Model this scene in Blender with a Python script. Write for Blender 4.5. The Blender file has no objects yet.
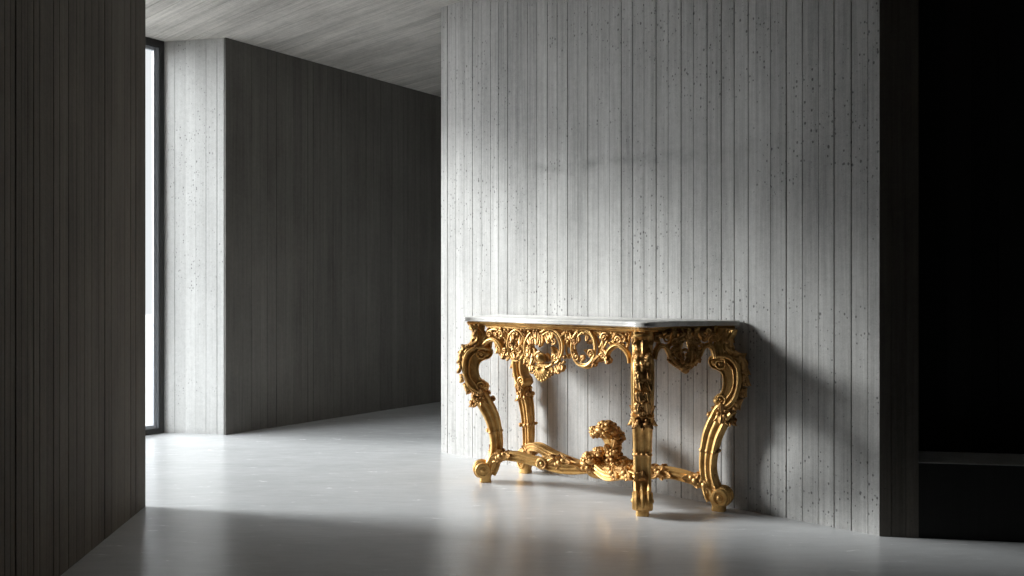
import bpy, math, random
from mathutils import Vector, Matrix
C = bpy.context.scene.collection
PI = math.pi
F_PX, CX, HY = 756.0, 512.0, 292.0          # focal length in pixels, centre column, horizon row
U = Vector((.766, -.643, 0)).normalized()   # along the main wall
V = Vector((.643, .766, 0)).normalized()    # along the window wall
N = -V                                      # main wall normal, into the room
W0 = Vector((-.4435, 4.731, 0))
CEIL = 2.78

# ------------------------------------------------------------------ helpers
def tagp(o, **k):
    for a, b in k.items(): o[a] = b
    return o

class MB:
    def __init__(s): s.v = []; s.f = []; s.t = []
    def add(s, vs, fs, tone=0.0):
        b = len(s.v); s.v += [tuple(v) for v in vs]
        s.f += [tuple(b + i for i in f) for f in fs]; s.t += [tone] * len(fs)
    def build(s, name, mat, parent=None, smooth=None, tone=False):
        me = bpy.data.meshes.new(name); me.from_pydata(s.v, [], s.f); me.validate()
        if tone:
            at = me.attributes.new('tone', 'FLOAT', 'FACE')
            for i, x in enumerate(s.t): at.data[i].value = x
        if smooth is not None:
            for p in me.polygons: p.use_smooth = True
            me.update(); me.set_sharp_from_angle(angle=math.radians(smooth))
        me.materials.append(mat)
        o = bpy.data.objects.new(name, me); C.objects.link(o)
        if parent: o.parent = parent
        return o
    def box(s, o, a, b, c):
        o, a, b, c = map(Vector, (o, a, b, c))
        vs = [o, o+a, o+a+b, o+b, o+c, o+a+c, o+a+b+c, o+b+c]
        s.add(vs, [(0,3,2,1), (4,5,6,7), (0,1,5,4), (1,2,6,5), (2,3,7,6), (3,0,4,7)])
    def rings(s, R, closed=False, cap=True, tone=0.0):
        n = len(R[0]); vs = [p for r in R for p in r]; fs = []
        m = len(R)
        for i in range(m if closed else m-1):
            j = (i+1) % m
            for k in range(n):
                l = (k+1) % n
                fs.append((i*n+k, i*n+l, j*n+l, j*n+k))
        if cap and not closed:
            fs.append(tuple(range(n-1, -1, -1))); fs.append(tuple((m-1)*n+k for k in range(n)))
        s.add(vs, fs, tone)
    def ball(s, c, a, b, d, nu=10, nv=6):
        """ellipsoid with semi-axis vectors a, b, d"""
        c = Vector(c); R = []
        vs = [c + d]; fs = []
        for i in range(1, nv):
            th = PI*i/nv
            for k in range(nu):
                ph = 2*PI*k/nu
                vs.append(c + d*math.cos(th) + (a*math.cos(ph) + b*math.sin(ph))*math.sin(th))
        vs.append(c - d); L = len(vs)-1
        for k in range(nu):
            l = (k+1) % nu
            fs.append((0, 1+k, 1+l)); fs.append((L, L-nu+l, L-nu+k))
            for i in range(nv-2):
                fs.append((1+i*nu+k, 1+(i+1)*nu+k, 1+(i+1)*nu+l, 1+i*nu+l))
        s.add(vs, fs)

class Fr:                                     # a local frame: a along e1, b along e2, c along e3
    def __init__(s, o, e1, e2, e3): s.o, s.e1, s.e2, s.e3 = map(Vector, (o, e1, e2, e3))
    def __call__(s, a, b, c=0.0): return s.o + s.e1*a + s.e2*b + s.e3*c
LOCAL = Fr((0,0,0), (1,0,0), (0,0,1), (0,1,0))

def cr(pts, n=6, closed=False):               # Catmull-Rom through tuples of any length
    P = [tuple(p) for p in pts]; out = []; m = len(P)
    seg = m if closed else m-1
    for i in range(seg):
        g = (lambda k: P[k % m]) if closed else (lambda k: P[min(max(k, 0), m-1)])
        p0, p1, p2, p3 = g(i-1), g(i), g(i+1), g(i+2)
        for j in range(n):
            t = j/n
            out.append(tuple(.5*((2*b) + (-a+c)*t + (2*a-5*b+4*c-d)*t*t + (-a+3*b-3*c+d)*t**3) for a, b, c, d in zip(p0, p1, p2, p3)))
    if not closed: out.append(P[-1])
    return out

ROUND = [(math.cos(2*PI*k/8), math.sin(2*PI*k/8)) for k in range(8)]
_q = [(1.0,-.93), (1.07,-.8), (1.0,-.64), (.82,-.52), (.82,-.3), (.95,-.2), (1.0,0), (.95,.2), (.82,.3), (.82,.52), (1.0,.64), (1.07,.8), (1.0,.93)]
_r = [(.93,1.0), (.8,1.06), (.64,1.0), (.5,.84), (.3,.82), (.2,.93), (0,.99), (-.2,.93), (-.3,.82), (-.5,.84), (-.64,1.0), (-.8,1.06), (-.93,1.0)]
MOLD = _q + _r + [(-a, -b) for a, b in _q] + [(-a, -b) for a, b in _r]
BAND = [(1,-.7), (1.05,0), (1,.7), (.75,1), (.55,1.0), (.42,.78), (.15,.8), (0,1.0), (-.15,.8), (-.42,.78), (-.55,1.0), (-.75,1), (-1,.7), (-1.05,0), (-1,-.7), (-.75,-1), (0,-1), (.75,-1)]

def sweep(mb, F, pts, prof=ROUND, closed=False):
    """pts: (a, b, c, half width in plane, half depth across plane)"""
    R = []; m = len(pts)
    for i, p in enumerate(pts):
        q = pts[(i+1) % m] if (closed or i < m-1) else p
        o = pts[i-1] if (closed or i > 0) else p
        ta, tb = q[0]-o[0], q[1]-o[1]; L = math.hypot(ta, tb) or 1
        na, nb = tb/L, -ta/L
        R.append([F(p[0]+na*p[3]*x, p[1]+nb*p[3]*x, p[2]+p[4]*y) for x, y in prof])
    mb.rings(R, closed)

def tube(mb, F, pts, r0, r1=None, r2=None, c=0.0, n=6, dep=1.0, prof=ROUND, balls=0):
    """smooth tapering bar through 2-D points; radius r0 -> r1 (middle) -> r2"""
    r1 = r0 if r1 is None else r1; r2 = r1 if r2 is None else r2
    P = cr([(p[0], p[1], (p[2] if len(p) > 2 else c)) for p in pts], n); m = len(P)-1
    out = []
    for i, p in enumerate(P):
        t = i/m; r = r0+(r1-r0)*t*2 if t < .5 else r1+(r2-r1)*(t*2-1)
        out.append((p[0], p[1], p[2], r, r*dep))
    sweep(mb, F, out, prof)
    if balls:
        for e in (P[0], P[-1]): dot(mb, F, e[0], e[1], balls, e[2]+balls*.3)

def spiral(mb, F, a, b, r, start, turns, rad, sgn=1, c=0.0, dep=1.0, eye=True):
    P = []; k = max(10, int(22*turns))
    for i in range(k+1):
        t = i/k; th = start+sgn*turns*2*PI*t; R = r*(1-.78*t)
        rr = rad*(1-.45*t)
        P.append((a+R*math.cos(th), b+R*math.sin(th), c+rad*.5*t, rr, rr*dep))
    sweep(mb, F, P)
    if eye: dot(mb, F, a, b, r*.3, c+rad*.5)

def dot(mb, F, a, b, r, c=0.0, flat=.8):
    mb.ball(F(a, b, c), F.e1*r, F.e2*r, F.e3*r*flat, 8, 5)

def rosette(mb, F, a, b, r, c=0.0, n=5, ph=0.0):
    for k in range(n):
        th = 2*PI*k/n+ph; ea = F.e1*math.cos(th)+F.e2*math.sin(th); eb = -F.e1*math.sin(th)+F.e2*math.cos(th)
        mb.ball(F(a, b, c)+ea*r*.6, ea*r*.45, eb*r*.36, F.e3*r*.3, 8, 5)
    dot(mb, F, a, b, r*.3, c+r*.25)

def leaf(mb, F, a, b, ang, L, W, curl=.3, c=0.0, lobes=4, bend=0.0, thick=.18):
    """carved acanthus leaf with lobed rim, ribbed face and a tip that rolls outward"""
    nt, nv = 14, 9; top = []; bot = []
    x, y, an = a, b, ang
    for i in range(nt+1):
        t = i/nt
        w = W*(math.sin(PI*min(1, .12+.86*t)**.8)**.8)*(1+.28*abs(math.sin(lobes*PI*t)))*.5
        if i == nt: w = W*.04
        ca, sa = math.cos(an), math.sin(an); r1 = []; r2 = []
        for k in range(nv):
            v = -1+2*k/(nv-1)
            h = c+L*curl*(t**2)*.8+W*thick*((1-v*v)*1.0+.35*math.cos(v*PI*3))
            px, py = x-sa*w*v+ca*abs(v)*w*.35, y+ca*w*v+sa*abs(v)*w*.35
            r1.append(F(px, py, h)); r2.append(F(px, py, h-W*.22-.002))
        top.append(r1); bot.append(r2)
        x += ca*L/nt; y += sa*L/nt; an += bend/nt
    mb.rings([r1+r2[::-1] for r1, r2 in zip(top, bot)])

def shape(mb, F, outline, half, bev=.005, recess=0.0, c=0.0):
    """a solid cut to an outline: bevelled edges, optionally a sunk face on both sides"""
    n = len(outline); A = sum(outline[i][0]*outline[(i+1) % n][1]-outline[(i+1) % n][0]*outline[i][1] for i in range(n))
    sg = 1 if A > 0 else -1
    def off(d):
        o = []
        for i, p in enumerate(outline):
            q, r = outline[(i+1) % n], outline[i-1]
            ta, tb = q[0]-r[0], q[1]-r[1]; L = math.hypot(ta, tb) or 1
            o.append((p[0]-sg*tb/L*d, p[1]+sg*ta/L*d))
        return o
    seq = [(bev, -half), (0, -half+bev), (0, half-bev), (bev, half)]
    if recess: seq = [(bev*3.2, -half+recess), (bev*2.2, -half+recess*.3)]+seq+[(bev*2.2, half-recess*.3), (bev*3.2, half-recess)]
    mb.rings([[F(p[0], p[1], c+z) for p in off(d)] for d, z in seq])

# ------------------------------------------------------------------ materials
def newmat(name):
    m = bpy.data.materials.new(name); m.use_nodes = True
    nt = m.node_tree; return m, nt, nt.nodes['Principled BSDF']
def nd(nt, t, **k):
    n = nt.nodes.new(t)
    for a, b in k.items(): setattr(n, a, b)
    return n
def math_(nt, op, a, b=None, clamp=False):
    n = nd(nt, 'ShaderNodeMath', operation=op, use_clamp=clamp)
    for i, x in enumerate((a, b)):
        if x is None: continue
        if isinstance(x, (int, float)): n.inputs[i].default_value = x
        else: nt.links.new(x, n.inputs[i])
    return n.outputs[0]
def mapr(nt, x, a, b, c, d):
    n = nd(nt, 'ShaderNodeMapRange'); nt.links.new(x, n.inputs[0])
    for i, q in enumerate((a, b, c, d)): n.inputs[i+1].default_value = q
    return n.outputs[0]
def noise(nt, vec, scale, detail=4, rough=.55, dist=0):
    n = nd(nt, 'ShaderNodeTexNoise'); nt.links.new(vec, n.inputs['Vector'])
    n.inputs['Scale'].default_value = scale; n.inputs['Detail'].default_value = detail
    n.inputs['Roughness'].default_value = rough; n.inputs['Distortion'].default_value = dist
    return n.outputs['Fac']

def concrete(name, col, tone=.12, pits=1.0, grain=.14, blotch=.12, horiz=False, stain=False, rough=.8):
    m, nt, bs = newmat(name); L = nt.links
    geo = nd(nt, 'ShaderNodeNewGeometry'); pos = geo.outputs['Position']
    rot = nd(nt, 'ShaderNodeVectorRotate', rotation_type='Z_AXIS'); rot.inputs['Angle'].default_value = math.radians(40.0)
    L.new(pos, rot.inputs['Vector']); rp = rot.outputs[0]
    mp = nd(nt, 'ShaderNodeVectorMath', operation='MULTIPLY'); L.new(rp, mp.inputs[0])
    mp.inputs[1].default_value = (2.2, 75, 75) if horiz else (75, 75, 1.6)
    mp2 = nd(nt, 'ShaderNodeVectorMath', operation='MULTIPLY'); L.new(rp, mp2.inputs[0])
    mp2.inputs[1].default_value = (1, 9, 9) if horiz else (9, 9, 1)
    g = noise(nt, mp.outputs[0], 1.0, 6, .7, .15)
    g2 = noise(nt, mp2.outputs[0], 1.0, 3, .5, .3)
    b = noise(nt, pos, 1.7, 6, .6)
    f = noise(nt, pos, 170, 4, .8); md = noise(nt, pos, 34, 4, .7)
    at = nd(nt, 'ShaderNodeAttribute', attribute_name='tone')
    s = math_(nt, 'ADD', 1.0, math_(nt, 'MULTIPLY', at.outputs['Fac'], tone))
    s = math_(nt, 'ADD', s, mapr(nt, g, .3, .7, -grain, grain))
    s = math_(nt, 'ADD', s, mapr(nt, g2, .3, .7, -grain*.6, grain*.6))
    s = math_(nt, 'ADD', s, mapr(nt, b, .3, .7, -blotch, blotch))
    s = math_(nt, 'ADD', s, mapr(nt, f, .3, .7, -.12, .12))
    s = math_(nt, 'ADD', s, mapr(nt, md, .3, .7, -.07, .07))
    # bug holes: three sizes of small dark voids, gathered in clusters
    pit = None
    for sc, th, lo in ((40, .20, .40), (80, .33, .40), (16, .055, .42)):
        vs = nd(nt, 'ShaderNodeVectorMath', operation='MULTIPLY'); L.new(pos, vs.inputs[0]); vs.inputs[1].default_value = (1, 1, .62)
        vo = nd(nt, 'ShaderNodeTexVoronoi', feature='F1'); L.new(vs.outputs[0], vo.inputs['Vector']); vo.inputs['Scale'].default_value = sc
        wn = nd(nt, 'ShaderNodeSeparateColor'); L.new(vo.outputs['Color'], wn.inputs[0])
        size = mapr(nt, wn.outputs[0], .35, 1.0, 0.0, th*pits)
        cl = mapr(nt, noise(nt, pos, 2.3, 3, .6), lo, lo+.16, .25, 1.0)
        d = math_(nt, 'SUBTRACT', math_(nt, 'MULTIPLY', size, cl), vo.outputs['Distance'])
        p = mapr(nt, d, 0.0, th*.35, 0.0, 1.0)
        pit = p if pit is None else math_(nt, 'MAXIMUM', pit, p)
    s = math_(nt, 'MULTIPLY', s, mapr(nt, pit, 0, 1, 1.0, .42))
    if stain:   # pour joint at about 1.6 m and pale lime bloom at the foot of the wall
        sep = nd(nt, 'ShaderNodeSeparateXYZ'); L.new(pos, sep.inputs[0])
        wob = math_(nt, 'ADD', sep.outputs['Z'], mapr(nt, noise(nt, pos, 3.0, 4, .6), 0, 1, -.12, .12))
        dd = math_(nt, 'ABSOLUTE', math_(nt, 'SUBTRACT', wob, 1.68))
        line = math_(nt, 'MULTIPLY', mapr(nt, dd, 0.0, .045, 1, 0), mapr(nt, math_(nt, 'ABSOLUTE', math_(nt, 'SUBTRACT', sep.outputs['X'], .5)), .15, .8, 1, 0))
        line = math_(nt, 'MULTIPLY', line, mapr(nt, noise(nt, pos, 9, 4, .7), .35, .6, 0, 1))
        s = math_(nt, 'MULTIPLY', s, mapr(nt, line, 0, 1, 1.0, .72))
        low = mapr(nt, wob, .0, .1, .16, 0.0)
        s = math_(nt, 'ADD', s, math_(nt, 'MULTIPLY', low, mapr(nt, noise(nt, pos, 40, 4, .7), .4, .6, 0, 1)))
    mx = nd(nt, 'ShaderNodeVectorMath', operation='SCALE'); mx.inputs[0].default_value = col; L.new(s, mx.inputs['Scale'])
    L.new(mx.outputs[0], bs.inputs['Base Color'])
    bs.inputs['Roughness'].default_value = rough; bs.inputs['Specular IOR Level'].default_value = .3
    h = math_(nt, 'ADD', math_(nt, 'MULTIPLY', g, .5), math_(nt, 'MULTIPLY', f, .35))
    h = math_(nt, 'SUBTRACT', h, math_(nt, 'MULTIPLY', pit, 1.2))
    bp = nd(nt, 'ShaderNodeBump'); bp.inputs['Strength'].default_value = .45; bp.inputs['Distance'].default_value = .004
    L.new(h, bp.inputs['Height']); L.new(bp.outputs[0], bs.inputs['Normal'])
    return m

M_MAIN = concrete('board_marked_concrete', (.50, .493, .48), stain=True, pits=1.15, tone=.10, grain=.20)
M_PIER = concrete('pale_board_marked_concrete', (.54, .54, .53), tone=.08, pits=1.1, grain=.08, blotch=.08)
M_DARK = concrete('warm_grey_board_marked_concrete', (.135, .121, .104), tone=.10, pits=.5, grain=.22)  # warm grey; on the main wall's end face it stands in for shade
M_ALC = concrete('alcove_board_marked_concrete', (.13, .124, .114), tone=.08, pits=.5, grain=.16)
M_CEIL = concrete('ceiling_board_marked_concrete', (.60, .575, .54), horiz=True, pits=.5, grain=.24, tone=.1)
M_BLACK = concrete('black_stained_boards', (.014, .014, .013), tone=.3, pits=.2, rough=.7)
M_LEDGE = concrete('dark_ledge_concrete', (.5, .5, .49), tone=.0, pits=.3)

def floor_mat():
    m, nt, bs = newmat('polished_concrete'); L = nt.links
    pos = nd(nt, 'ShaderNodeNewGeometry').outputs['Position']
    st = nd(nt, 'ShaderNodeVectorMath', operation='MULTIPLY'); L.new(pos, st.inputs[0]); st.inputs[1].default_value = (1, 4.5, 1)
    a = noise(nt, st.outputs[0], 1.3, 6, .6, .4); b = noise(nt, st.outputs[0], 7, 6, .65, .6); c = noise(nt, pos, 120, 3, .6)
    s = math_(nt, 'ADD', mapr(nt, a, .3, .7, .94, 1.06), mapr(nt, b, .3, .7, -.05, .05))
    s = math_(nt, 'ADD', s, mapr(nt, c, .3, .7, -.02, .02))
    mx = nd(nt, 'ShaderNodeVectorMath', operation='SCALE'); mx.inputs[0].default_value = (.60, .61, .62); L.new(s, mx.inputs['Scale'])
    L.new(mx.outputs[0], bs.inputs['Base Color'])
    L.new(mapr(nt, b, .3, .7, .20, .28), bs.inputs['Roughness'])
    bs.inputs['Specular IOR Level'].default_value = .6
    bp = nd(nt, 'ShaderNodeBump'); bp.inputs['Strength'].default_value = .12; bp.inputs['Distance'].default_value = .01
    L.new(b, bp.inputs['Height']); L.new(bp.outputs[0], bs.inputs['Normal'])
    return m
M_FLOOR = floor_mat()

def gold(name, col, dark, rough=.34):
    m, nt, bs = newmat(name); L = nt.links
    pos = nd(nt, 'ShaderNodeTexCoord').outputs['Object']
    a = noise(nt, pos, 22, 5, .65); b = noise(nt, pos, 140, 3, .6)
    mx = nd(nt, 'ShaderNodeMix', data_type='RGBA'); mx.inputs[6].default_value = (*dark, 1); mx.inputs[7].default_value = (*col, 1)
    L.new(mapr(nt, a, .32, .55, 0, 1), mx.inputs[0]); L.new(mx.outputs[2], bs.inputs['Base Color'])
    bs.inputs['Metallic'].default_value = .62
    L.new(mapr(nt, a, .3, .7, rough+.14, rough-.05), bs.inputs['Roughness'])
    bp = nd(nt, 'ShaderNodeBump'); bp.inputs['Strength'].default_value = .25; bp.inputs['Distance'].default_value = .002
    L.new(math_(nt, 'ADD', b, math_(nt, 'MULTIPLY', a, 1.5)), bp.inputs['Height']); L.new(bp.outputs[0], bs.inputs['Normal'])
    return m
M_GOLD = gold('carved_gilt', (.74, .46, .165), (.47, .245, .07), .42)
M_GOLD2 = gold('aged_gilt', (.62, .36, .13), (.28, .13, .04), .44)

def marble():
    m, nt, bs = newmat('white_marble'); L = nt.links
    pos = nd(nt, 'ShaderNodeTexCoord').outputs['Object']
    a = noise(nt, pos, 6, 8, .7, 1.5)
    mx = nd(nt, 'ShaderNodeMix', data_type='RGBA'); mx.inputs[6].default_value = (.55, .55, .54, 1); mx.inputs[7].default_value = (.82, .8, .76, 1)
    L.new(mapr(nt, a, .3, .5, 0, 1), mx.inputs[0]); L.new(mx.outputs[2], bs.inputs['Base Color'])
    bs.inputs['Roughness'].default_value = .25
    return m
M_MARBLE = marble()
def plain(name, col, rough=.5, metal=0):
    m, nt, bs = newmat(name)
    pos = nd(nt, 'ShaderNodeTexCoord').outputs['Object']; a = noise(nt, pos, 30, 3)
    mx = nd(nt, 'ShaderNodeVectorMath', operation='SCALE'); mx.inputs[0].default_value = col
    nt.links.new(mapr(nt, a, .3, .7, .94, 1.06), mx.inputs['Scale']); nt.links.new(mx.outputs[0], bs.inputs['Base Color'])
    bs.inputs['Roughness'].default_value = rough; bs.inputs['Metallic'].default_value = metal
    return m
M_FRAME = plain('black_window_metal', (.012, .012, .012), .45)
M_SASH = plain('slate_grey_window_metal', (.30, .32, .35), .4, .2)
M_TERR = plain('terrace_paving', (.42, .42, .42), .8)
def glass():
    m = bpy.data.materials.new('window_glass'); m.use_nodes = True; nt = m.node_tree; nt.nodes.clear()
    o = nd(nt, 'ShaderNodeOutputMaterial'); mx = nd(nt, 'ShaderNodeMixShader'); t = nd(nt, 'ShaderNodeBsdfTransparent'); g = nd(nt, 'ShaderNodeBsdfGlossy')
    t.inputs[0].default_value = (.96, .98, .985, 1); g.inputs['Roughness'].default_value = .02
    fr = nd(nt, 'ShaderNodeFresnel'); fr.inputs[0].default_value = 1.3
    gb = nd(nt, 'ShaderNodeNewGeometry').outputs['Backfacing']; nt.links.new(math_(nt, 'MULTIPLY', fr.outputs[0], math_(nt, 'SUBTRACT', 1.0, gb)), mx.inputs[0]); nt.links.new(t.outputs[0], mx.inputs[1]); nt.links.new(g.outputs[0], mx.inputs[2]); nt.links.new(mx.outputs[0], o.inputs[0])
    return m
M_GLASS = glass()

# ------------------------------------------------------------------ the room
def board_wall(name, poly, grooved, mat, z0=0.0, z1=CEIL, seed=1, gw=.0028, depth=.006, step=.0013):
    """solid wall on a counter-clockwise footprint; listed edges are cast against boards"""
    rnd = random.Random(seed); ring = []; tones = []
    n = len(poly)
    for i in range(n):
        p, q = Vector(poly[i]), Vector(poly[(i+1) % n]); d = (q-p); L = d.length; d.normalize()
        out = Vector((d.y, -d.x, 0)); ring.append(p); tones.append(rnd.uniform(-1, 1))
        if i in grooved:
            offv = rnd.uniform(-step, 0)
            for g in sorted(grooved[i]):
                if not (.01 < g < L-.01): continue
                k = rnd.choice((.25, .4, .6, 1, 1.3)); w = gw*(.6+.4*k); o2 = rnd.uniform(-step, 0)
                ring += [p+d*(g-w)+out*offv, p+d*(g-w*.45)-out*depth*k, p+d*(g+w*.45)-out*depth*k, p+d*(g+w)+out*o2]
                tones += [-1.2, -1.2, -1.2, rnd.uniform(-1, 1)]; offv = o2
    mb = MB(); m = len(ring)
    vs = [Vector((p.x, p.y, z0)) for p in ring]+[Vector((p.x, p.y, z1)) for p in ring]
    b = 0
    for k in range(m):
        l = (k+1) % m
        mb.v += []
        mb.f.append((k, l, m+l, m+k)); mb.t.append(tones[k])
    mb.v = [tuple(v) for v in vs]
    mb.f.append(tuple(range(m-1, -1, -1))); mb.t.append(0); mb.f.append(tuple(range(m, 2*m))); mb.t.append(0)
    return tagp(mb.build(name, mat, tone=True), kind='structure')

def px_on(p, d, x):                            # distance from p along d where column x of the photo meets the line
    k = (x-CX)/F_PX; return (k*p.y-p.x)/(d.x-k*d.y)
def rboards(L, lo, hi, seed):
    r = random.Random(seed); g = []; s = 0
    while s < L: s += r.uniform(lo, hi); g.append(s)
    return g
def v3(x, y): return Vector((x, y, 0))

# main wall, its end face towards the camera and the shallow recess to its right
t1 = px_on(W0, U, 879.3); W1 = W0+U*t1
fd = Vector((.378, -.055, 0)).normalized()
R1 = W1+fd*px_on(W1, fd, 917.8)
zoomx = [14, 30, 46, 62, 80, 97, 112, 130, 148, 168, 186, 206, 225, 245, 265, 284, 304, 326, 348, 370, 392, 415, 438, 463, 487, 513, 540, 565, 592, 607, 635, 665, 696, 727, 757, 790, 822]
gm = [px_on(W0, U, 440+x/1.921) for x in zoomx]
board_wall('wall_right', [W0, W1, R1, R1+v3(.03, .23), R1+v3(.03, .5), W0+V*4.0+U*.9, W0+V*4.0],
           {0: gm, 1: [.045, .1]}, M_MAIN, seed=5, gw=.0022, depth=.006)
board_wall('wall_end_shade', [W1-U*.001+fd*.0005+v3(0, -.004), R1+v3(.001, -.004), R1+v3(.031, .23), R1+v3(.0305, .23), R1+v3(.0005, -.0005), W1+fd*.001+v3(0, -.0005)], {0: [.045, .1]}, M_DARK, seed=6)  # thin dark skin over the end face, its shade put into the colour
RB = R1+v3(.03, .232)
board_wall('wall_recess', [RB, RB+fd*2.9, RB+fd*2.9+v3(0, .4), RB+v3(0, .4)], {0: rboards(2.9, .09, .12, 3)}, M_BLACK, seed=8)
# the low ledge standing in the recess
mb = MB(); mb.box(R1+v3(.001, .0), fd*2.85, v3(.028, .228), (0, 0, .305)); 
led = MB(); led.box(R1+v3(.001, 0)+Vector((0, 0, .305)), fd*2.85, v3(.028, .228), (0, 0, .003))
tagp(mb.build('trim_1', M_BLACK), kind='structure'); tagp(led.build('trim_2', M_LEDGE), kind='structure')

# left wall
Cc = v3(-1.709, 3.525); ld = Vector((.138, -1, 0)).normalized(); LL = 6.2
lp = Cc+ld*LL
gl = [LL-px_on(Cc, ld, x) for x in (140, 136, 131, 125, 118, 112, 105, 99, 92, 85, 77, 69, 60, 54, 47, 40, 34, 28, 22, 16, 11, 5)]
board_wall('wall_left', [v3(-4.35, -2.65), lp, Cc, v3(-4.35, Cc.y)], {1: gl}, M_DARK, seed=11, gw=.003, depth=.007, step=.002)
# pier beside the window and the alcove wall behind it
P0 = v3(-2.480, 5.378); Q = v3(-2.021, 5.298); Qe = Q+V*4.2
pd = (Q-P0).normalized()
board_wall('wall_pier', [P0, Q, Qe, Qe+v3(-.7, .4)], {0: [px_on(P0, pd, x) for x in (174.7, 185.3, 195.5, 206, 217)], 1: []}, M_PIER, seed=4, gw=.002, depth=.004)
aw = Q+V*.004+U*.0
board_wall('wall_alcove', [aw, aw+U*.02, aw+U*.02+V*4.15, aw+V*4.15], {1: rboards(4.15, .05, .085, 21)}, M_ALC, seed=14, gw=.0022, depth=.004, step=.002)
E0 = Qe-V*.1; E1 = W0+V*4.0
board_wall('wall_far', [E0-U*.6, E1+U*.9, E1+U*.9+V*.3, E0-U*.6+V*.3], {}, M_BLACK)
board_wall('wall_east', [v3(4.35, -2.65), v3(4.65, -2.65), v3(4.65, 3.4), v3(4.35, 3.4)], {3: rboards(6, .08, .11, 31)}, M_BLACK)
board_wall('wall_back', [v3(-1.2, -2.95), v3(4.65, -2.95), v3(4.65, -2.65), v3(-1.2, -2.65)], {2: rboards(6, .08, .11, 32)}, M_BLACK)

# floor, terrace, ceiling (cast against boards that run along the main wall)
u0 = P0.dot(U)-.06
def uv(u, v, z=0): return U*u+V*v+Vector((0, 0, z))
mb = MB(); mb.box(uv(u0, -5, -.2), U*13, V*14, (0, 0, .2)); tagp(mb.build('floor', M_FLOOR), kind='structure')
mb = MB(); mb.box(uv(u0-30.001, -28, -.24), U*30, V*50, (0, 0, .2)); tagp(mb.build('floor_terrace', M_TERR), kind='structure')
rnd = random.Random(77); mb = MB(); ring = []; tn = []; y = -5.0
while y < 9:
    o = rnd.uniform(0, .002); w = rnd.uniform(.06, .12); t = rnd.uniform(-1, 1)
    ring += [(y, o), (y+w-.005, o), (y+w-.004, .0035), (y+w-.001, .0035)]; tn += [t, -.3, -.8, -.3]; y += w
m = len(ring)+2; ring = ring+[(ring[-1][0], .25), (-5.0, .25)]; tn += [0, 0]
vs = [uv(u0, a, CEIL+b) for a, b in ring]+[uv(u0+13, a, CEIL+b) for a, b in ring]
mb.v = [tuple(v) for v in vs]
for k in range(m):
    l = (k+1) % m; mb.f.append((k, m+k, m+l, l)); mb.t.append(tn[k])
mb.f.append(tuple(range(m))); mb.t.append(0); mb.f.append(tuple(range(2*m-1, m-1, -1))); mb.t.append(0)
tagp(mb.build('ceiling', M_CEIL, tone=True), kind='structure')

# window
wl = 2.52; wv = -V
win = bpy.data.objects.new('window_1', None); C.objects.link(win); win.location = P0; tagp(win, kind='structure')
def wbox(mb, s0, s1, z0, z1, d0, d1):          # s along the window, d into the room
    mb.box(wv*s0+U*d0+Vector((0, 0, z0)), wv*(s1-s0), U*(d1-d0), (0, 0, z1-z0))
fo, fi = .03, .065
mb = MB()
for a in ((0, fo, 0, CEIL), (wl-fo, wl, 0, CEIL)): wbox(mb, *a, -.05, .012)
wbox(mb, fo, wl-fo, 0, .035, -.05, .012); wbox(mb, fo, wl-fo, CEIL-.05, CEIL, -.05, .012)
mb.build('outer_frame', M_FRAME, win)
sashes = [(fo, wl-fo)]
for a, b in sashes:
    mb = MB(); w = .035
    wbox(mb, a, a+w*.45, .035, CEIL-.05, -.035, 0); wbox(mb, a+w*.45, a+w, .035, CEIL-.05, -.03, -.008)
    wbox(mb, b-w*.45, b, .035, CEIL-.05, -.035, 0); wbox(mb, b-w, b-w*.45, .035, CEIL-.05, -.03, -.008)
    wbox(mb, a+w, b-w, .035, .06, -.03, -.004); wbox(mb, a+w, b-w, CEIL-.075, CEIL-.05, -.03, -.004)
    f = mb.build('sash', M_SASH, win)
    mb = MB(); wbox(mb, a+w, b-w, .06, CEIL-.075, -.022, -.017); mb.build('glass_pane', M_GLASS, f)

# ------------------------------------------------------------------ the gilt console table
table = bpy.data.objects.new('console_table', None); C.objects.link(table)
ORG = v3(.40, 3.74); table.location = ORG
TINV = Matrix.Translation(-ORG)
tagp(table, label='ornate carved gilt console table with white marble top standing against the grey concrete wall', category='table')
def tbuild(mb, name, mat=M_GOLD, parent=None, sm=38):
    mb.v = [tuple(Vector(v)-ORG) for v in mb.v]
    return mb.build(name, mat, parent or table, sm)

ZT = .87; TH = .024
A = v3(-.1425, 3.99); B = v3(.585, 3.39); BL = v3(.074, 4.19); BR = v3(.950, 3.463)
def wp(t, d): return W0+U*t+N*d
FLt, FRt = v3(-.260, 4.0), v3(.572, 3.283)
tl = px_on(W0+N*.012, U, 739.5)
BRt = W0+N*.012+U*tl; BLt = wp(.50, .012)
fe = (FRt-FLt).normalized(); fn = Vector((fe.y, -fe.x, 0))
outl = [BLt, BLt.lerp(FLt, .35)+U*.02, BLt.lerp(FLt, .75)+U*.02, FLt+V*.045+U*-.002, FLt, FLt+U*.03-V*.022, FLt+U*.1-V*.0,
        FLt.lerp(FRt, .28)+fn*-.004, FLt.lerp(FRt, .42)+fn*.012, FLt.lerp(FRt, .58)+fn*.012, FLt.lerp(FRt, .72)-fn*.004,
        FRt-U*.09, FRt-U*.035-V*.018, FRt+U*.012-V*.012, FRt+U*.045+V*.03,
        FRt.lerp(BRt, .35)+v3(-.02, .02), FRt.lerp(BRt, .7)+v3(-.015, .015), BRt-V*.03, BRt]
ol = [(p.x, p.y) for p in outl]
front = cr(ol, 4)
H = Fr((0,0,0), (1,0,0), (0,1,0), (0,0,1))
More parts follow.
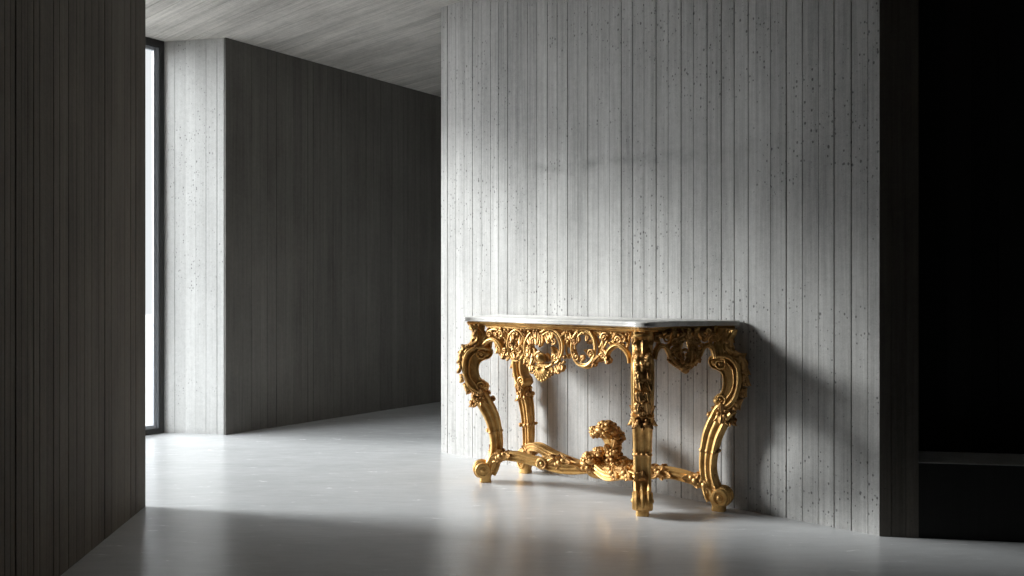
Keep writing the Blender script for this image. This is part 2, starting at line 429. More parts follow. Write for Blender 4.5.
def slab(mb, pts, seq):
    n = len(pts)
    def off(d):
        o = []
        for i, p in enumerate(pts):
            q, r = pts[(i+1) % n], pts[i-1]
            if i == 0: r = (p[0]-V.x*-.0, p[1]); q = pts[1]
            ta, tb = q[0]-r[0], q[1]-r[1]; L = math.hypot(ta, tb) or 1
            if i in (0, n-1):                # wall corners slide along the wall only
                s = 1 if i == 0 else -1
                o.append((p[0]+U.x*d*s, p[1]+U.y*d*s))
            else: o.append((p[0]-tb/L*d, p[1]+ta/L*d))
        return o
    mb.rings([[Vector((p[0], p[1], z)) for p in off(d)] for d, z in seq])
mb = MB(); slab(mb, front, [(.014, ZT-TH), (.004, ZT-TH), (.0, ZT-TH+.005), (.002, ZT-TH+.011), (.0, ZT-TH+.015), (.001, ZT-.003), (.005, ZT)])
tbuild(mb, 'marble_top', M_MARBLE, sm=50)
mb = MB(); z = ZT-TH
slab(mb, front, [(.05, z-.022), (.034, z-.022), (.029, z-.019), (.032, z-.015), (.024, z-.0135), (.021, z-.009), (.026, z-.006), (.027, z-.0002)])
tbuild(mb, 'apron_rail', M_GOLD, sm=30)
ZR = z-.019

# --- legs, drawn in leg space: a outward, b up, c sideways
SC = 189.5
def lp_(x, y, amp): return ((485-x)/SC*amp, (482-y)/SC)
def leg_meshes(amp):
    """amp < 1 gives the straighter leg that stands flat against the wall"""
    L = LOCAL; out = {}
    P = lambda x, y: lp_(x, y, amp)
    k = .35+.65*amp                       # body gets slimmer with amp
    def PC(x, y, cx=471):                 # C body keeps its own thickness around its axis
        return ((485-cx)/SC*amp+(cx-x)/SC*k, (482-y)/SC)
    body = [(476, 392, 7.0, .043), (480, 396, 7.6, .044), (484, 402, 7.4, .043), (488.5, 410, 7.3, .0415), (492, 418, 7.0, .040), (495, 430, 6.4, .039),
            (496.4, 440, 6.0, .038), (496.2, 449, 5.8, .0375), (494.5, 458, 6.2, .0375), (491.5, 466, 7.0, .037), (488.5, 472, 7.0, .034)]
    pts = [(*P(x, y), 0, w/SC*(1 if amp > .8 else .74), l*(1 if amp > .8 else .9-.0032*(y-392))) for x, y, w, l in body]
    mb = MB(); sweep(mb, L, cr(pts, 4)[::-1], MOLD)
    # plinth of the foot
    BLK = [(math.copysign(abs(math.cos(t*PI/12))**.45, math.cos(t*PI/12)), math.copysign(abs(math.sin(t*PI/12))**.45, math.sin(t*PI/12))) for t in range(24)]
    ft = [(5.6, .0, .028), (5.8, .004, .030), (5.4, .02, .028), (5.6, .032, .030), (6.8, .05, .034), (7.5, .065, .036)]
    mb.rings([[L(((485-485.5)/SC)*amp-(max(0, zz-.03)*.35)*amp+w/SC*x, zz, l*y) for x, y in BLK] for w, zz, l in ft])
    out['leg'] = mb
    # big C scroll
    ctr = [(470, 347.5), (466, 348.5), (463, 353), (461.6, 360), (461.5, 368), (463, 376), (466, 384), (470, 390), (476, 393.5), (482, 393), (485.8, 389), (486.8, 384.5), (484.5, 380.8),
           (481.5, 379.2), (479.4, 375), (478.6, 368.5), (480, 363), (483.5, 360.2), (489, 358.5), (492, 355), (492.8, 350.5), (489, 346.8), (483, 346), (476, 346.4)]
    mb = MB(); o2 = cr([PC(*p) for p in ctr], 4, True); shape(mb, L, o2, .041, .004, .008)
    out['scroll'] = mb
    mb = MB()
    for s in (-1, 1):
        c = s*.041
        rim = [PC(*p) for p in [(489, 349.5), (482, 347.6), (473, 348.6), (466.5, 353.5), (464, 361), (464, 369), (466, 378), (470, 385.5), (476, 390), (481.5, 390)]]
        tube(mb, L, rim, .0065, .0085, .006, c=c+s*.002, dep=.9)
        rim = [PC(*p) for p in [(486, 352), (477, 352), (470.5, 357), (468.3, 365), (469, 374), (473, 381), (477, 385)]]
        tube(mb, L, rim, .0045, .0055, .0045, c=c-s*.003)
        a, b = PC(481.3, 354); spiral(mb, L, a, b, .033, PI*.75, 1.5, .0062, -1, c=c, dep=1.0)
        a, b = PC(480.8, 384.8); spiral(mb, L, a, b, .026, -PI*.6, 1.4, .0055, 1, c=c)
    for c0, (x, y) in ((0, (487, 353.5)), (0, (484.5, 386.5))):      # rolled ends of the scroll seen from the inside
        a, b = PC(x, y); mb.ball(L(a, b, 0), Vector((.026, 0, 0)), Vector((0, 0, .026)), Vector((0, .046, 0)), 12, 8)
    out['volute'] = mb
    # curved bracket below the marble
    mb = MB()
    br = [(*PC(x, y, 474), 0, w/SC, l) for x, y, w, l in ((474.5, 324.5, 5.2, .036), (475.5, 329, 4.4, .037), (479, 334, 4.2, .037), (480.3, 339, 4.4, .038), (478.5, 344, 5, .038), (474.5, 348.5, 6.5, .039))]
    sweep(mb, L, cr(br, 4)[::-1], MOLD)
    a, b = PC(471.5, 328.5, 474); mb.ball(L(a, b, 0), Vector((.014, 0, 0)), Vector((0, 0, .014)), Vector((0, .038, 0)), 10, 6)
    shape(mb, L, [PC(476, 323.5, 474), PC(479, 334, 474), PC(478, 350, 474), PC(484, 350, 474), PC(483.5, 340, 474), PC(485, 323.5, 474)], .030, .004)
    for s in (-1, 1):
        tube(mb, L, [PC(x, y, 474) for x, y in ((472, 326), (475, 331), (479, 337), (478, 343), (473, 347))], .004, c=s*.037)
        leaf(mb, Fr(L(0, 0, s*.034), L.e1, L.e2, L.e3*s), *PC(482, 350, 474), PI*.55, .1, .04, .05, bend=-.5*0)
    out['bracket'] = mb
    # frilled leaves over the outside of the scroll
    mb = MB(); rnd = random.Random(3)
    ridge = [(473, 346), (468, 346.5), (463.5, 349.5), (460.7, 354.5), (459.8, 361), (460, 368), (461, 376), (463.5, 383), (467, 389)]
    R2 = cr(ridge, 3)
    for i, p in enumerate(R2):
        if i > 14 and i % 2: continue
        for c in (-.021, 0, .021):
            a, b = PC(*p); r = (.0095 if i < 15 else .0065)*rnd.uniform(.55, 1.45)
            mb.ball(L(a, b, c+rnd.uniform(-.004, .004)), Vector((r, 0, 0)), Vector((0, 0, r*1.2)), Vector((0, r*1.25, 0)), 8, 5)
    OF = Fr(L((485-461)/SC*amp, 0, 0), (0, 1, 0), (0, 0, 1), (1, 0, 0))       # faces outward
    OB = Fr(L(PC(473, 330, 474)[0]-.012, 0, 0), (0, 1, 0), (0, 0, 1), (1, 0, 0))
    leaf(mb, OB, 0, .825, -PI/2, .115, .062, .25, lobes=5)
    for s in (-1, 1):
        leaf(mb, OB, s*.014, .82, -PI/2+s*.5, .06, .034, .2, lobes=3); spiral(mb, OB, s*.022, .735, .016, 1, 1.3, .005, s, c=.016)
        leaf(mb, OB, s*.018, .745, -PI/2+s*.35, .055, .03, .5, lobes=3)
    for i in range(2, len(R2)-2, 4):
        p, q = PC(*R2[i]), PC(*R2[min(i+2, len(R2)-1)]); tx, tz = q[0]-p[0], q[1]-p[1]; l_ = math.hypot(tx, tz); tx /= l_; tz /= l_
        for c in (-.017, .017):
            F2 = Fr(L(p[0], p[1], c), (0, 1, 0), (tx, 0, tz), (-tz, 0, tx) if -tz > 0 or tz < 0 else (tz, 0, -tx))
            leaf(mb, F2, 0, -.01, PI/2+rnd.uniform(-.4, .4), rnd.uniform(.04, .06), .03, rnd.uniform(.15, .4), c=.001, lobes=3)
    out['acanthus_leaf'] = mb
    # collar of leaves and berries between scroll and shaft
    mb = MB(); rnd = random.Random(9)
    cx, cz = P(480, 398); cx = PC(480, 398, 478)[0]
    for i in range(16):
        th = 2*PI*i/16; da, dc = math.cos(th), math.sin(th)
        F2 = Fr(L(cx+da*.036*k, cz+.008-da*.012, dc*.042), (-dc, da, 0), (0, 0, 1), (da, dc, 0))
        if i % 2 == 0:
            leaf(mb, F2, 0, .004, -PI/2, .05, .03, .5, lobes=3)
            leaf(mb, F2, 0, .004, PI/2, .04, .028, .35, lobes=3)
        else: dot(mb, F2, 0, -.006, .0105, .006); dot(mb, F2, .004, .016, .008, .004)
    for x, y, r in ((468.5, 391.5, .014), (471.5, 403, .013), (493, 399, .014), (489, 393, .011), (475, 399, .013)):
        a, b = PC(x, y, 478)
        for c in (-.02, .018): mb.ball(L(a, b, c), Vector((r, 0, 0)), Vector((0, 0, r)), Vector((0, r*1.3, 0)), 8, 6)
    out['leaf_collar'] = mb
    # small ring with buds half way down the shaft, and leaves creeping down from it
    mb = MB(); x, y = P(495.3, 431)
    Rg = []
    for dz, g in ((-.008, 1.0), (-.004, 1.06), (0, 1.09), (.004, 1.06), (.008, 1.0)):
        Rg.append([L(x+6.4/SC*g*p, y+dz+6.4/SC*p*-.15, .039*g*q) for p, q in MOLD])
    mb.rings(Rg)
    for s in (-1, 0, 1):
        a = x+7.6/SC; mb.ball(L(a, y, s*.022), Vector((.01, 0, 0)), Vector((0, 0, .008)), Vector((0, .009, 0)), 8, 5)
    out['ring_band'] = mb; mb = MB()
    x2, y2 = P(489.8, 453); mb.ball(L(x2, y2, 0), Vector((.008, 0, .0)), Vector((.006, 0, .013)), Vector((0, .02, 0)), 8, 5)
    OF = Fr(L(0, 0, 0), (0, 1, 0), (0, 0, 1), (1, 0, 0))
    xo = P(490.5, 455)[0]
    leaf(mb, OF, 0, .12, PI/2, .075, .04, .0, c=xo-.002, lobes=3)
    out['leaf_bud'] = mb
    # scroll of the foot
    mb = MB(); a, b = P(482.4, 469.3) if amp > .8 else P(482.4*.6+485*.4, 469.3)
    rr = .042
    prof = [(.0, .046), (.35, .046), (.38, .041), (.62, .041), (.66, .046), (.9, .045), (1.0, .038), (1.0, -.038), (.9, -.045), (.66, -.046), (.62, -.041), (.38, -.041), (.35, -.046), (0, -.046)]
    mb.rings([[L(a+rr*k*max(q, .02)*math.cos(2*PI*j/20), b+rr*max(q, .02)*math.sin(2*PI*j/20), w) for j in range(20)] for q, w in prof])
    for s in (-1, 1): mb.ball(L(a, b, s*.045), Vector((.011, 0, 0)), Vector((0, 0, .011)), Vector((0, .006, 0)), 10, 6)
    for c in (-.027, 0, .027):
        tube(mb, L, [(a+rr*k*1.0*math.cos(math.radians(t)), b+rr*1.0*math.sin(math.radians(t))) for t in range(120, -75, -15)], .003, .011 if c == 0 else .0085, .005, c=c, n=2)
    out['foot_scroll'] = mb
    return out
def put_leg(foot, d, amp):
    parts = leg_meshes(amp); d = Vector(d).normalized()
    M = Matrix(((d.x, -d.y, 0, foot.x-ORG.x), (d.y, d.x, 0, foot.y-ORG.y), (0, 0, 1, 0), (0, 0, 0, 1)))
    root = parts['leg'].build('leg', M_GOLD, table, 38); root.matrix_local = M
    for k, mb in parts.items():
        if k != 'leg': mb.build(k, M_GOLD if k in ('scroll', 'volute', 'bracket', 'foot_scroll') else M_GOLD2, root, 40)
put_leg(A, (-1, -.09, 0), 1.0)
put_leg(B, (-.165, -1, 0), 1.0)
put_leg(BR, (.85, -.53, 0), .86)
put_leg(BL, (-.80, .60, 0), .38)

# --- pierced aprons
def plane_px(o, e, nrm):
    """frame of a vertical panel and a function from photo pixels to its (s, z)"""
    F = Fr(o, e, (0, 0, 1), nrm)
    def g(x, y):
        k = (x-CX)/F_PX; s = (k*o.y-o.x)/(e.x-k*e.y); yy = o.y+e.y*s
        return (s, 1.0+(HY-y)/F_PX*yy)
    return F, g
def acc(mb, F, g, a, b, r): dot(mb, F, *g(a, b), r, .006)

e = (B-A).normalized(); nf = Vector((e.y, -e.x, 0))
FF, G = plane_px(A+nf*.028, e, nf)
fa = MB(); fa.box(FF(.03, ZR-.012, -.012), FF(.91, 0, 0)-FF(0, 0, 0), FF.e3*.012, (0, 0, .013))    # the backing lattice: main bars of the apron
def T(mb, F, g, pts, r, c=0.0, r2=None, n=6, balls=0, dep=1.0, prof=ROUND): tube(mb, F, [g(*p) for p in pts], r, r2 or r*1.15, r, c=c, n=n, balls=balls, dep=dep, prof=prof)
# end arches with their mouldings
for pts in ([(481, 352), (483.5, 346), (488, 341), (493, 339.3), (498, 342), (501.5, 348), (502, 353)], [(607, 356), (609.5, 350.5), (614, 346.4), (619, 345.2), (624.5, 349), (629, 356), (630, 363)]):
    T(fa, FF, G, pts, .010, 0.0, dep=1.1, prof=BAND[::-1]); T(fa, FF, G, pts, .004, .013)
for pts in ([(484, 327), (482.5, 336), (486, 343)], [(629.5, 333), (628.5, 342), (626, 350)],
            [(484, 341), (487, 333), (493, 329.5), (500, 331), (504, 337), (508, 345)], [(628, 345), (623, 336), (617, 333), (611, 335), (607, 342), (603, 349)],
            [(500, 329), (497, 334), (500, 338)], [(612, 333), (614, 339), (610, 343)], [(488, 340), (490, 334), (495, 333.5), (497, 337)], [(624, 345), (621, 339), (617, 338), (614, 342)],
            [(505, 330), (508, 334), (508, 341)], [(604, 334), (603, 340), (600, 347)]):
    T(fa, FF, G, pts, .0055, -.002, balls=.008)
sc = MB()                                    # two large oval rings
def ring(cx, cy, rx, ry, r, c=0, a0=0, a1=2*PI, dep=1.0):
    pts = [(cx+rx*math.cos(a0+(a1-a0)*i/16), cy+ry*math.sin(a0+(a1-a0)*i/16)) for i in range(17)]
    T(sc, FF, G, pts, r, c, n=3, dep=dep)
ring(584.5, 347.5, 11.8, 18.6, .0062, .008); ring(585.5, 348, 9.6, 16, .004, .006); ring(586.3, 349.5, 12.5, 18.2, .0065, -.004, -.9, 2.0)
ring(516.8, 345.5, 8.8, 15.5, .0048, .006); ring(516.4, 346, 7.0, 13.2, .0032, .004)
ring(550.8, 347, 13.5, 18.2, .0062, .012, -2.2, 1.1); ring(550.2, 348, 11, 16, .004, .008, -2.2, 1.1)
ring(541, 348, 15.2, 18.8, .0058, .010, 1.9, 4.1)
ring(573, 349, 6.4, 12, .0045, .003, 2.4, 4.6); ring(598, 345, 5, 12, .0045, .0, -1.6, 1.2)
lf = MB(); rnd = random.Random(12)           # leaves and small curls
def LF(x, y, ang, L, W, curl=.3, c=.004, bend=0.0, lobes=3): leaf(lf, FF, *G(x, y), math.radians(ang), L, W, curl, c, lobes, bend)
for x, y, a, L, W, bd in ((577, 336, -110, .045, .026, .9), (577.5, 336, -60, .035, .022, -.6), (580, 362, 60, .05, .026, -.8), (577, 360, 100, .045, .024, .6), (592, 358, 110, .05, .024, .8), (593, 357, 75, .035, .02, 0),
        (574, 357, 60, .04, .022, .6), (588, 335, -100, .03, .02, .5), (593, 341, 200, .028, .018, 0),
        (512, 334, -60, .05, .026, -.8), (522, 336, -110, .05, .026, .8), (515, 341, -90, .05, .03, 0), (512, 352, -60, .045, .026, .5), (521, 353, 250, .04, .024, -.5), (516, 347, 90, .04, .026, .4),
        (529, 334, -80, .06, .03, .6), (533, 333, -60, .06, .03, -.5), (538, 331, -95, .07, .032, .5), (541, 334, -70, .065, .03, -.5), (546, 335, -45, .05, .028, -.4), (549, 330, -40, .055, .026, -.6), (552, 334, -120, .04, .024, .5),
        (530, 345, -100, .06, .034, .7), (533, 348, -60, .05, .03, -.7), (536, 355, -120, .055, .032, .5), (558, 349, -90, .05, .028, .6), (558, 354, 140, .045, .026, -.6), (561, 358, 200, .05, .028, .5),
        (553, 359, 60, .05, .026, .6), (549, 362, 100, .045, .026, -.4), (560, 362, -70, .045, .03, .5), (564, 364, -110, .045, .03, -.5), (556, 365, -60, .05, .03, .4), (531, 362, -80, .045, .03, .3), (528, 357, -110, .04, .026, 0),
        (601, 350, -20, .045, .028, -.5), (604, 351, -70, .045, .03, .4), (608, 354, -95, .045, .028, .5), (611, 357, 250, .035, .024, 0), (600, 356, -140, .045, .028, .4), (596, 361, -110, .03, .024, .0),
        (503, 349, -80, .04, .026, .5), (506, 350, -45, .035, .024, -.5), (499, 348, -110, .03, .02, 0), (508, 355, -80, .03, .02, 0),
        (489, 331, -60, .03, .02, 0), (494, 333, -20, .03, .02, 0), (617, 333, -120, .035, .02, 0), (623, 336, -60, .03, .02, 0), (602, 331, -80, .04, .024, .5), (569, 332, -70, .04, .026, .4), (567, 331, -120, .04, .026, -.4), (568, 340, 90, .035, .024, 0)):
    LF(x, y, a, L, W, .35, .006, bd)
for x, y, r, st, tn, sg in ((491, 334, .020, 0, 1.2, 1), (502, 334, .018, 2, 1.2, -1), (606, 337, .020, 1, 1.3, 1), (620, 340, .018, 3, 1.2, -1), (513, 345, .017, 2, 1.3, 1), (520, 350, .018, 0, 1.3, -1), (506, 351, .014, 1, 1.2, 1),
        (535, 341, .02, 0, 1.3, 1), (529.5, 352, .022, 2, 1.3, -1), (555, 341, .017, 4, 1.2, 1), (541, 358, .032, 1.5, 1.4, 1), (556, 357, .018, 5, 1.3, -1), (534, 370, .018, 3, 1.2, 1), (578, 357, .018, 2, 1.3, 1), (592, 353, .018, 0, 1.2, 1), (575.5, 341, .016, 2, 1.2, 1), (604, 356, .016, 3, 1.2, -1)):
    spiral(lf, FF, *G(x, y), r, st, tn, .0055, sg, c=.012)
for i in range(60):
    x = rnd.choice((rnd.uniform(484, 531), rnd.uniform(484, 531), rnd.uniform(558, 574), rnd.uniform(596, 630)))
    lo = 340 if 486 < x < 505 or x > 606 else 356
    leaf(lf, FF, *G(x, 327+(x-484)*.045+rnd.uniform(0, 1)**1.3*(lo-329)), rnd.uniform(0, 6.28), rnd.uniform(.025, .042), rnd.uniform(.014, .022), .4, -.012, 3)
for i in range(46):
    x = rnd.uniform(486, 629); y = 326.5+(x-486)*.045+rnd.uniform(1.0, 7 if not 571 < x < 598 else 2)
    dot(lf, FF, *G(x, y), rnd.uniform(.005, .009), rnd.uniform(0, .01))
for i in range(30):                          # berries that frame the cartouche
    t = i/29; x = 526+40*t; y = 358+18*math.sin(PI*t)**.8; dot(lf, FF, *G(x+rnd.uniform(-1.5, 1.5), y+rnd.uniform(-2, 1)), rnd.uniform(.007, .0115), .006)
ca = MB()                                    # central shell of the cartouche
s0, z0 = G(543.5, 367)
for i in range(9):
    th = -PI/2+(i-4)*.27; L = .066-.004*abs(i-4)
    ct, st = math.cos(th), math.sin(th)
    tube(ca, FF, [(s0+ct*.008, z0+st*.008, .01), (s0+ct*L*.5, z0+st*L*.5, .02), (s0+ct*L, z0+st*L, .012)], .0045, .0075, .0065, n=5)
    dot(ca, FF, s0+ct*L, z0+st*L, .009, .014)
shape(ca, FF, [(s0+math.cos(-PI*(i/14))*.06, z0+math.sin(-PI*(i/14))*.06) for i in range(15)]+[(s0-.03, z0+.02), (s0+.03, z0+.02)], .006, .002, c=.002)
mb_ = ca; dot(ca, FF, s0, z0+.045, .028, .014); dot(ca, FF, s0-.004, z0+.05, .018, .03)
for sg in (-1, 1): T(ca, FF, G, [(543+sg*3, 368), (543+sg*10, 364), (543+sg*14, 356)], .006, .008, balls=.01)
fap = tbuild(fa, 'front_apron', M_GOLD)
tbuild(sc, 'oval_scroll', M_GOLD, fap); tbuild(lf, 'leaf_carving', M_GOLD2, fap); tbuild(ca, 'shell_cartouche', M_GOLD, fap)

def side_apron(P, Qp, outn, off):
    """side panel with two arches, a pierced middle and a pointed leaf drop; drawn on s = 0..1"""
    P = P+outn*off; Qp = Qp+outn*off; Ls = (Qp-P).length; ee = (Qp-P).normalized()
    F = Fr(P, ee, (0, 0, 1), outn)
    g = lambda s, z: (s*Ls, z)
    a = MB(); l = MB(); zt = ZR
    a.box(F(0, ZR-.014, -.012), ee*Ls, outn*.012, (0, 0, .014))
    for m in (0, 1):
        q = (lambda s: 1-s) if m else (lambda s: s)
        for pts in ([(.04, .70), (.07, .74), (.14, .759), (.22, .748), (.27, .712)],):
            tube(a, F, [g(q(s), z) for s, z in pts], .010, .011, .009, c=0, dep=1.1, prof=BAND if m else BAND[::-1]); tube(a, F, [g(q(s), z) for s, z in pts], .004, c=.012)
        for pts in ([(.03, .84), (.05, .80), (.10, .77), (.04, .74)], [(.13, .765), (.09, .80), (.13, .83), (.18, .82)], [(.30, .835), (.32, .80), (.27, .77), (.23, .76)], [(.27, .712), (.33, .70), (.41, .675), (.5, .655)], [(.34, .83), (.37, .79), (.34, .75)],
                    [(.44, .83), (.46, .80), (.41, .77), (.38, .735)], [(.40, .735), (.44, .755), (.47, .79)], [(.42, .69), (.44, .73), (.5, .74)]):
            tube(a, F, [g(q(s), z) for s, z in pts], .0065, .0078, .006, c=0, balls=.009)
        for s, z, an, L, W in ((.30, .75, -70, .05, .03), (.34, .735, -50, .05, .03), (.36, .79, -100, .05, .028), (.40, .76, -80, .05, .03), (.38, .715, -50, .05, .03), (.43, .70, -70, .05, .03), (.46, .73, -100, .05, .03),
                               (.45, .80, -110, .05, .03), (.42, .82, -60, .04, .026), (.10, .82, -50, .035, .02), (.27, .82, -120, .035, .02), (.47, .69, -80, .045, .03)):
            L *= .95; W *= .8; an = 180-an if m else an
            leaf(l, F, *g(q(s), z), math.radians(an), L, W, .35, .006, 3)
        for s, z, r in ((.34, .775, .02), (.44, .785, .02), (.41, .715, .018), (.07, .79, .018), (.30, .745, .02), (.22, .79, .018)): spiral(l, F, *g(q(s), z), r, 1+m, 1.3, .0055, -1 if m else 1, c=.01)
        for i in range(16): (lambda s_, z_: (dot(l, F, *g(q(s_), z_-.003), random.Random(i*7+m).uniform(.008, .014), .006), leaf(l, F, *g(q(s_), z_+.008), math.radians(-100+i*4) if not m else math.radians(-80-i*4), .036, .026, .4, -.002, 3) if i % 3 == 1 else None))(.28+.22*i/15, .712-.062*(i/15)**.9)
    rosette(l, F, *g(.5, .80), .026, .012); rosette(l, F, *g(.5, .675), .03, .012); dot(l, F, *g(.5, .645), .014, .008)
    o = tbuild(a, 'side_apron', M_GOLD); tbuild(l, 'leaf_carving', M_GOLD2, o)
sr = (BR-B).normalized(); side_apron(B+sr*.035, BR-sr*.02, Vector((sr.y, -sr.x, 0)), .02)
sl = (BL-A).normalized(); side_apron(A+sl*.03, BL-sl*.03, Vector((-sl.y, sl.x, 0)), .01)
mb = MB(); mb.box(BL+N*0+Vector((0, 0, .775))-N*.03, (BR-BL), N*.02, (0, 0, .045)); tbuild(mb, 'back_rail', M_GOLD)

# --- stretcher: four moulded arms that meet under the flower finial
def arm(foot, dout, pts, rr=.017, ros=()):
    """pts: (fraction from leg to centre, height, sideways)"""
    mid = ORG; ee = Vector((mid.x-foot.x, mid.y-foot.y, 0)); Ls = ee.length; ee.normalize(); side = Vector((-ee.y, ee.x, 0))
    F = Fr(foot, ee, (0, 0, 1), side)
    P = cr([(s*Ls, z, c, w, w*1.15) for s, z, c, w in pts], 5)
    mb = MB(); sweep(mb, F, P, MOLD); o = tbuild(mb, 'stretcher_arm', M_GOLD)
    for s, z, c, kind in ros:
        m2 = MB()
        sd = -1 if side.y > 0 else 1                                   # carve the side that faces the room, and its back
        for q in (1, -1):
            F2 = Fr(F(s*Ls, z, c), ee, (0, 0, 1), side*sd*q)
            if kind == 'ring':
                spiral(m2, F2, 0, 0, .028, 0, 1.0, .007, 1, c=.028, eye=False)
                tube(m2, F2, [(.024*math.cos(k*PI/6), .024*math.sin(k*PI/6)) for k in range(13)], .008, c=.028); dot(m2, F2, 0, 0, .012, .028)
                leaf(m2, F2, .02, .01, .5, .05, .034, .2, c=.022)
            else:
                leaf(m2, F2, .0, .0, 0.15, .06, .038, .25, c=.022); leaf(m2, F2, 0, 0, PI+.2, .055, .038, .3, c=.022)
                leaf(m2, F2, 0, 0, PI/2+.5, .036, .032, .3, c=.022); leaf(m2, F2, 0, 0, -PI/2-.4, .036, .032, .3, c=.022); dot(m2, F2, 0, 0, .015, .032)
                dot(m2, F2, .018, .012, .012, .028); dot(m2, F2, -.018, -.010, .012, .028)
        tbuild(m2, 'rosette' if kind == 'ring' else 'leaf_clasp', M_GOLD2, o)
w = .023
arm(A, 0, [(-.02+.1, .125, 0, .019), (.17, .145, 0, .020), (.3, .149, 0, .022), (.45, .138, 0, .021), (.55, .13, .0, .022), (.7, .118, 0, .026), (.85, .12, 0, .026), (1.0, .13, 0, .02)],
    ros=((.17, .147, 0, 'leaf'), (.56, .132, 0, 'ring'), (.72, .145, 0, 'leaf')))
arm(BL, 0, [(.02, .10, 0, .02), (.15, .155, -.03, .021), (.35, .178, -.055, .021), (.55, .155, -.05, .022), (.8, .13, -.02, .022), (1.0, .12, 0, .02)], ros=((.1, .13, -.02, 'leaf'),))
arm(B, 0, [(.08, .165, 0, .02), (.25, .165, 0, .022), (.45, .14, 0, .022), (.65, .122, .0, .022), (.85, .135, 0, .022), (1.0, .16, 0, .02)], ros=((.25, .17, 0, 'leaf'), (.5, .15, 0, 'leaf')))
arm(BR, 0, [(.07, .105, 0, .02), (.2, .132, 0, .022), (.38, .148, 0, .023), (.6, .142, 0, .023), (.8, .135, 0, .023), (1.0, .13, 0, .02)],
    ros=((.10, .115, 0, 'leaf'), (.17, .13, 0, 'leaf'), (.44, .148, 0, 'leaf'), (.50, .146, 0, 'ring'), (.62, .15, 0, 'leaf')))

# --- finial: a bouquet rising on a curved stem
FO = ORG+v3(.076, -.01); FN = Fr(FO, (.94, -.34, 0), (0, 0, 1), (-.34, -.94, 0))
core = MB()
tube(core, FN, [(-.03, .11), (.0, .15), (.03, .20), (.02, .25), (-.005, .31)], .045, .034, .04, n=6)
tube(core, FN, [(-.13, .15), (-.08, .10), (-.02, .11), (.02, .17)], .018, .024, .018, n=6)
tube(core, FN, [(.12, .16), (.09, .105), (.03, .11), (.01, .17)], .018, .024, .018, n=6)
fin = tbuild(core, 'finial', M_GOLD)
hd = MB(); rnd = random.Random(5)
def blob(mb, cx, cz, cy, R, n, rs, sx=1.0, sz=1.0, fl=.55):
    for i in range(n):
        th = i*2.39996; zz = 1-2*(i+.5)/n; rr = math.sqrt(max(0, 1-zz*zz))
        d = FN.e1*(rr*math.cos(th)*sx)+FN.e2*(zz*sz)+FN.e3*(rr*math.sin(th)); c = FN(cx, cz, cy)+d*R
        dn = d.normalized(); a = dn.cross(Vector((0, 0, 1)));
        if a.length < .1: a = Vector((1, 0, 0))
        a.normalize(); b = dn.cross(a)
        r = rnd.uniform(*rs)
        if i % 3 == 0: rosette(mb, Fr(c, a, b, dn), 0, 0, r*1.9, -r*.4, 5, rnd.random()*6)
        elif i % 3 == 1: mb.ball(c, a*r, b*r, dn*r, 8, 6)
        else: mb.ball(c, a*r*1.5, b*r*.8, dn*r*.8, 8, 6)
blob(hd, -.008, .318, .0, .050, 34, (.012, .019), 1.1, .75)
blob(hd, -.064, .308, .01, .026, 18, (.009, .013))
blob(hd, .042, .285, .0, .035, 24, (.009, .014))
hd.ball(FN(-.008, .318, 0), FN.e1*.058, FN.e2*.04, FN.e3*.05); tbuild(hd, 'flower_head', M_GOLD2, fin)
lc = MB()
blob(lc, -.085, .155, .015, .048, 30, (.011, .019), 1.0, 1.0); lc.ball(FN(-.085, .155, .015), FN.e1*.045, FN.e2*.045, FN.e3*.045)
blob(lc, -.045, .20, .0, .03, 20, (.009, .013)); blob(lc, .03, .20, .01, .04, 30, (.009, .014), .9, 1.3)
blob(lc, .045, .155, .03, .028, 22, (.008, .013)); blob(lc, .03, .245, .0, .03, 20, (.009, .013)); blob(lc, .075, .165, .015, .03, 22, (.010, .014)); blob(lc, .115, .16, .015, .022, 14, (.008, .012))
for x, z, an, L, W in ((-.11, .12, 150, .06, .04), (.035, .17, 80, .05, .032), (.01, .21, 110, .05, .032), (.03, .235, 75, .05, .032), (-.03, .15, 170, .05, .034), (.09, .14, 10, .05, .03)):
    leaf(lc, FN, x, z, math.radians(an), L, W, .3, .035, 4)
tbuild(lc, 'leaf_cluster', M_GOLD2, fin)

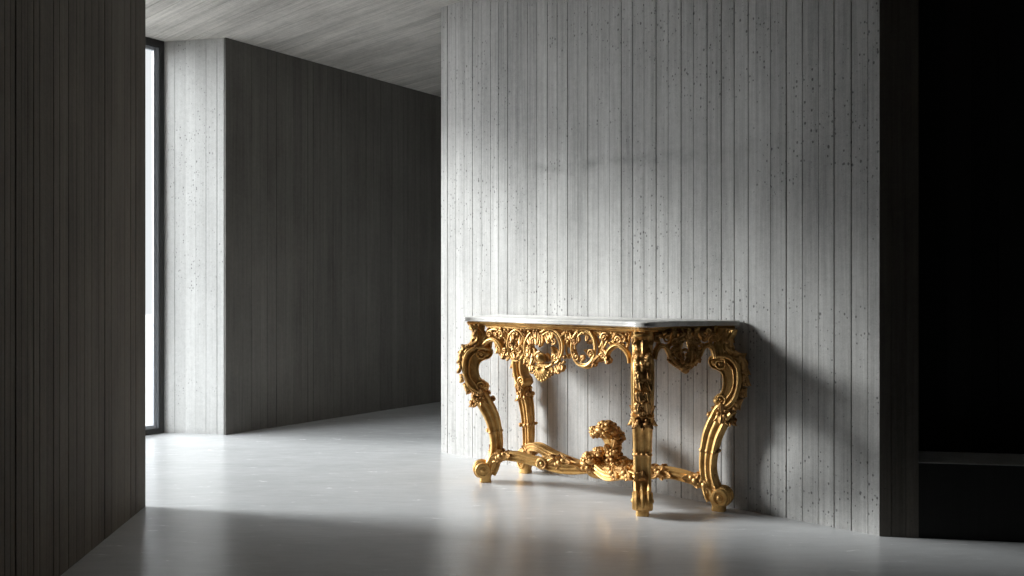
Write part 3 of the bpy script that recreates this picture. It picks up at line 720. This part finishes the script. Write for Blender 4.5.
# ------------------------------------------------------------------ light
az, el = math.radians(-10.5), math.radians(20.5)
sd = Vector((math.cos(el)*math.cos(az), math.cos(el)*math.sin(az), -math.sin(el)))     # the way the light travels
sun = bpy.data.lights.new('sun', 'SUN'); sun.energy = 4.1; sun.angle = math.radians(12.5); sun.color = (1.0, .985, .965)
so = bpy.data.objects.new('sun', sun); C.objects.link(so); so.rotation_euler = sd.to_track_quat('-Z', 'Y').to_euler()
pl = bpy.data.lights.new('window_portal', 'AREA'); pl.shape = 'RECTANGLE'; pl.size = wl; pl.size_y = CEIL; pl.cycles.is_portal = True
po = bpy.data.objects.new('window_portal', pl); C.objects.link(po)
po.location = P0+wv*wl/2-U*.08+Vector((0, 0, CEIL/2)); po.rotation_euler = U.to_track_quat('-Z', 'Y').to_euler()
wd = bpy.data.worlds.new('sky'); bpy.context.scene.world = wd; wd.use_nodes = True; nt = wd.node_tree
bg = nt.nodes['Background']
tc = nd(nt, 'ShaderNodeTexCoord').outputs['Generated']
dp = nd(nt, 'ShaderNodeVectorMath', operation='DOT_PRODUCT'); nt.links.new(tc, dp.inputs[0]); dp.inputs[1].default_value = Vector((-.89, -.44, .14)).normalized()
fill_lobe = math_(nt, 'POWER', mapr(nt, dp.outputs['Value'], 0, 1.0, 0, 1), 3.0)  # bright side added to the sky to lift pier, ceiling and upper wall
st = math_(nt, 'ADD', .75, math_(nt, 'MULTIPLY', fill_lobe, 13.5))
bg.inputs[0].default_value = (.99, .99, 1.0, 1); nt.links.new(st, bg.inputs[1])

# ------------------------------------------------------------------ camera
cd = bpy.data.cameras.new('camera'); cam = bpy.data.objects.new('camera', cd); C.objects.link(cam)
cam.location = (0, 0, 1); cam.rotation_euler = (PI/2, 0, 0)
cd.sensor_width = 36; cd.lens = F_PX/1024*36; cd.shift_y = (HY-288)/1024; cd.clip_start = .05
sc_ = bpy.context.scene; sc_.camera = cam
sc_.view_settings.view_transform = 'Standard'; sc_.view_settings.look = 'None'; sc_.view_settings.gamma = 1; sc_.view_settings.use_curve_mapping = False
sc_.view_settings.exposure = 0.33
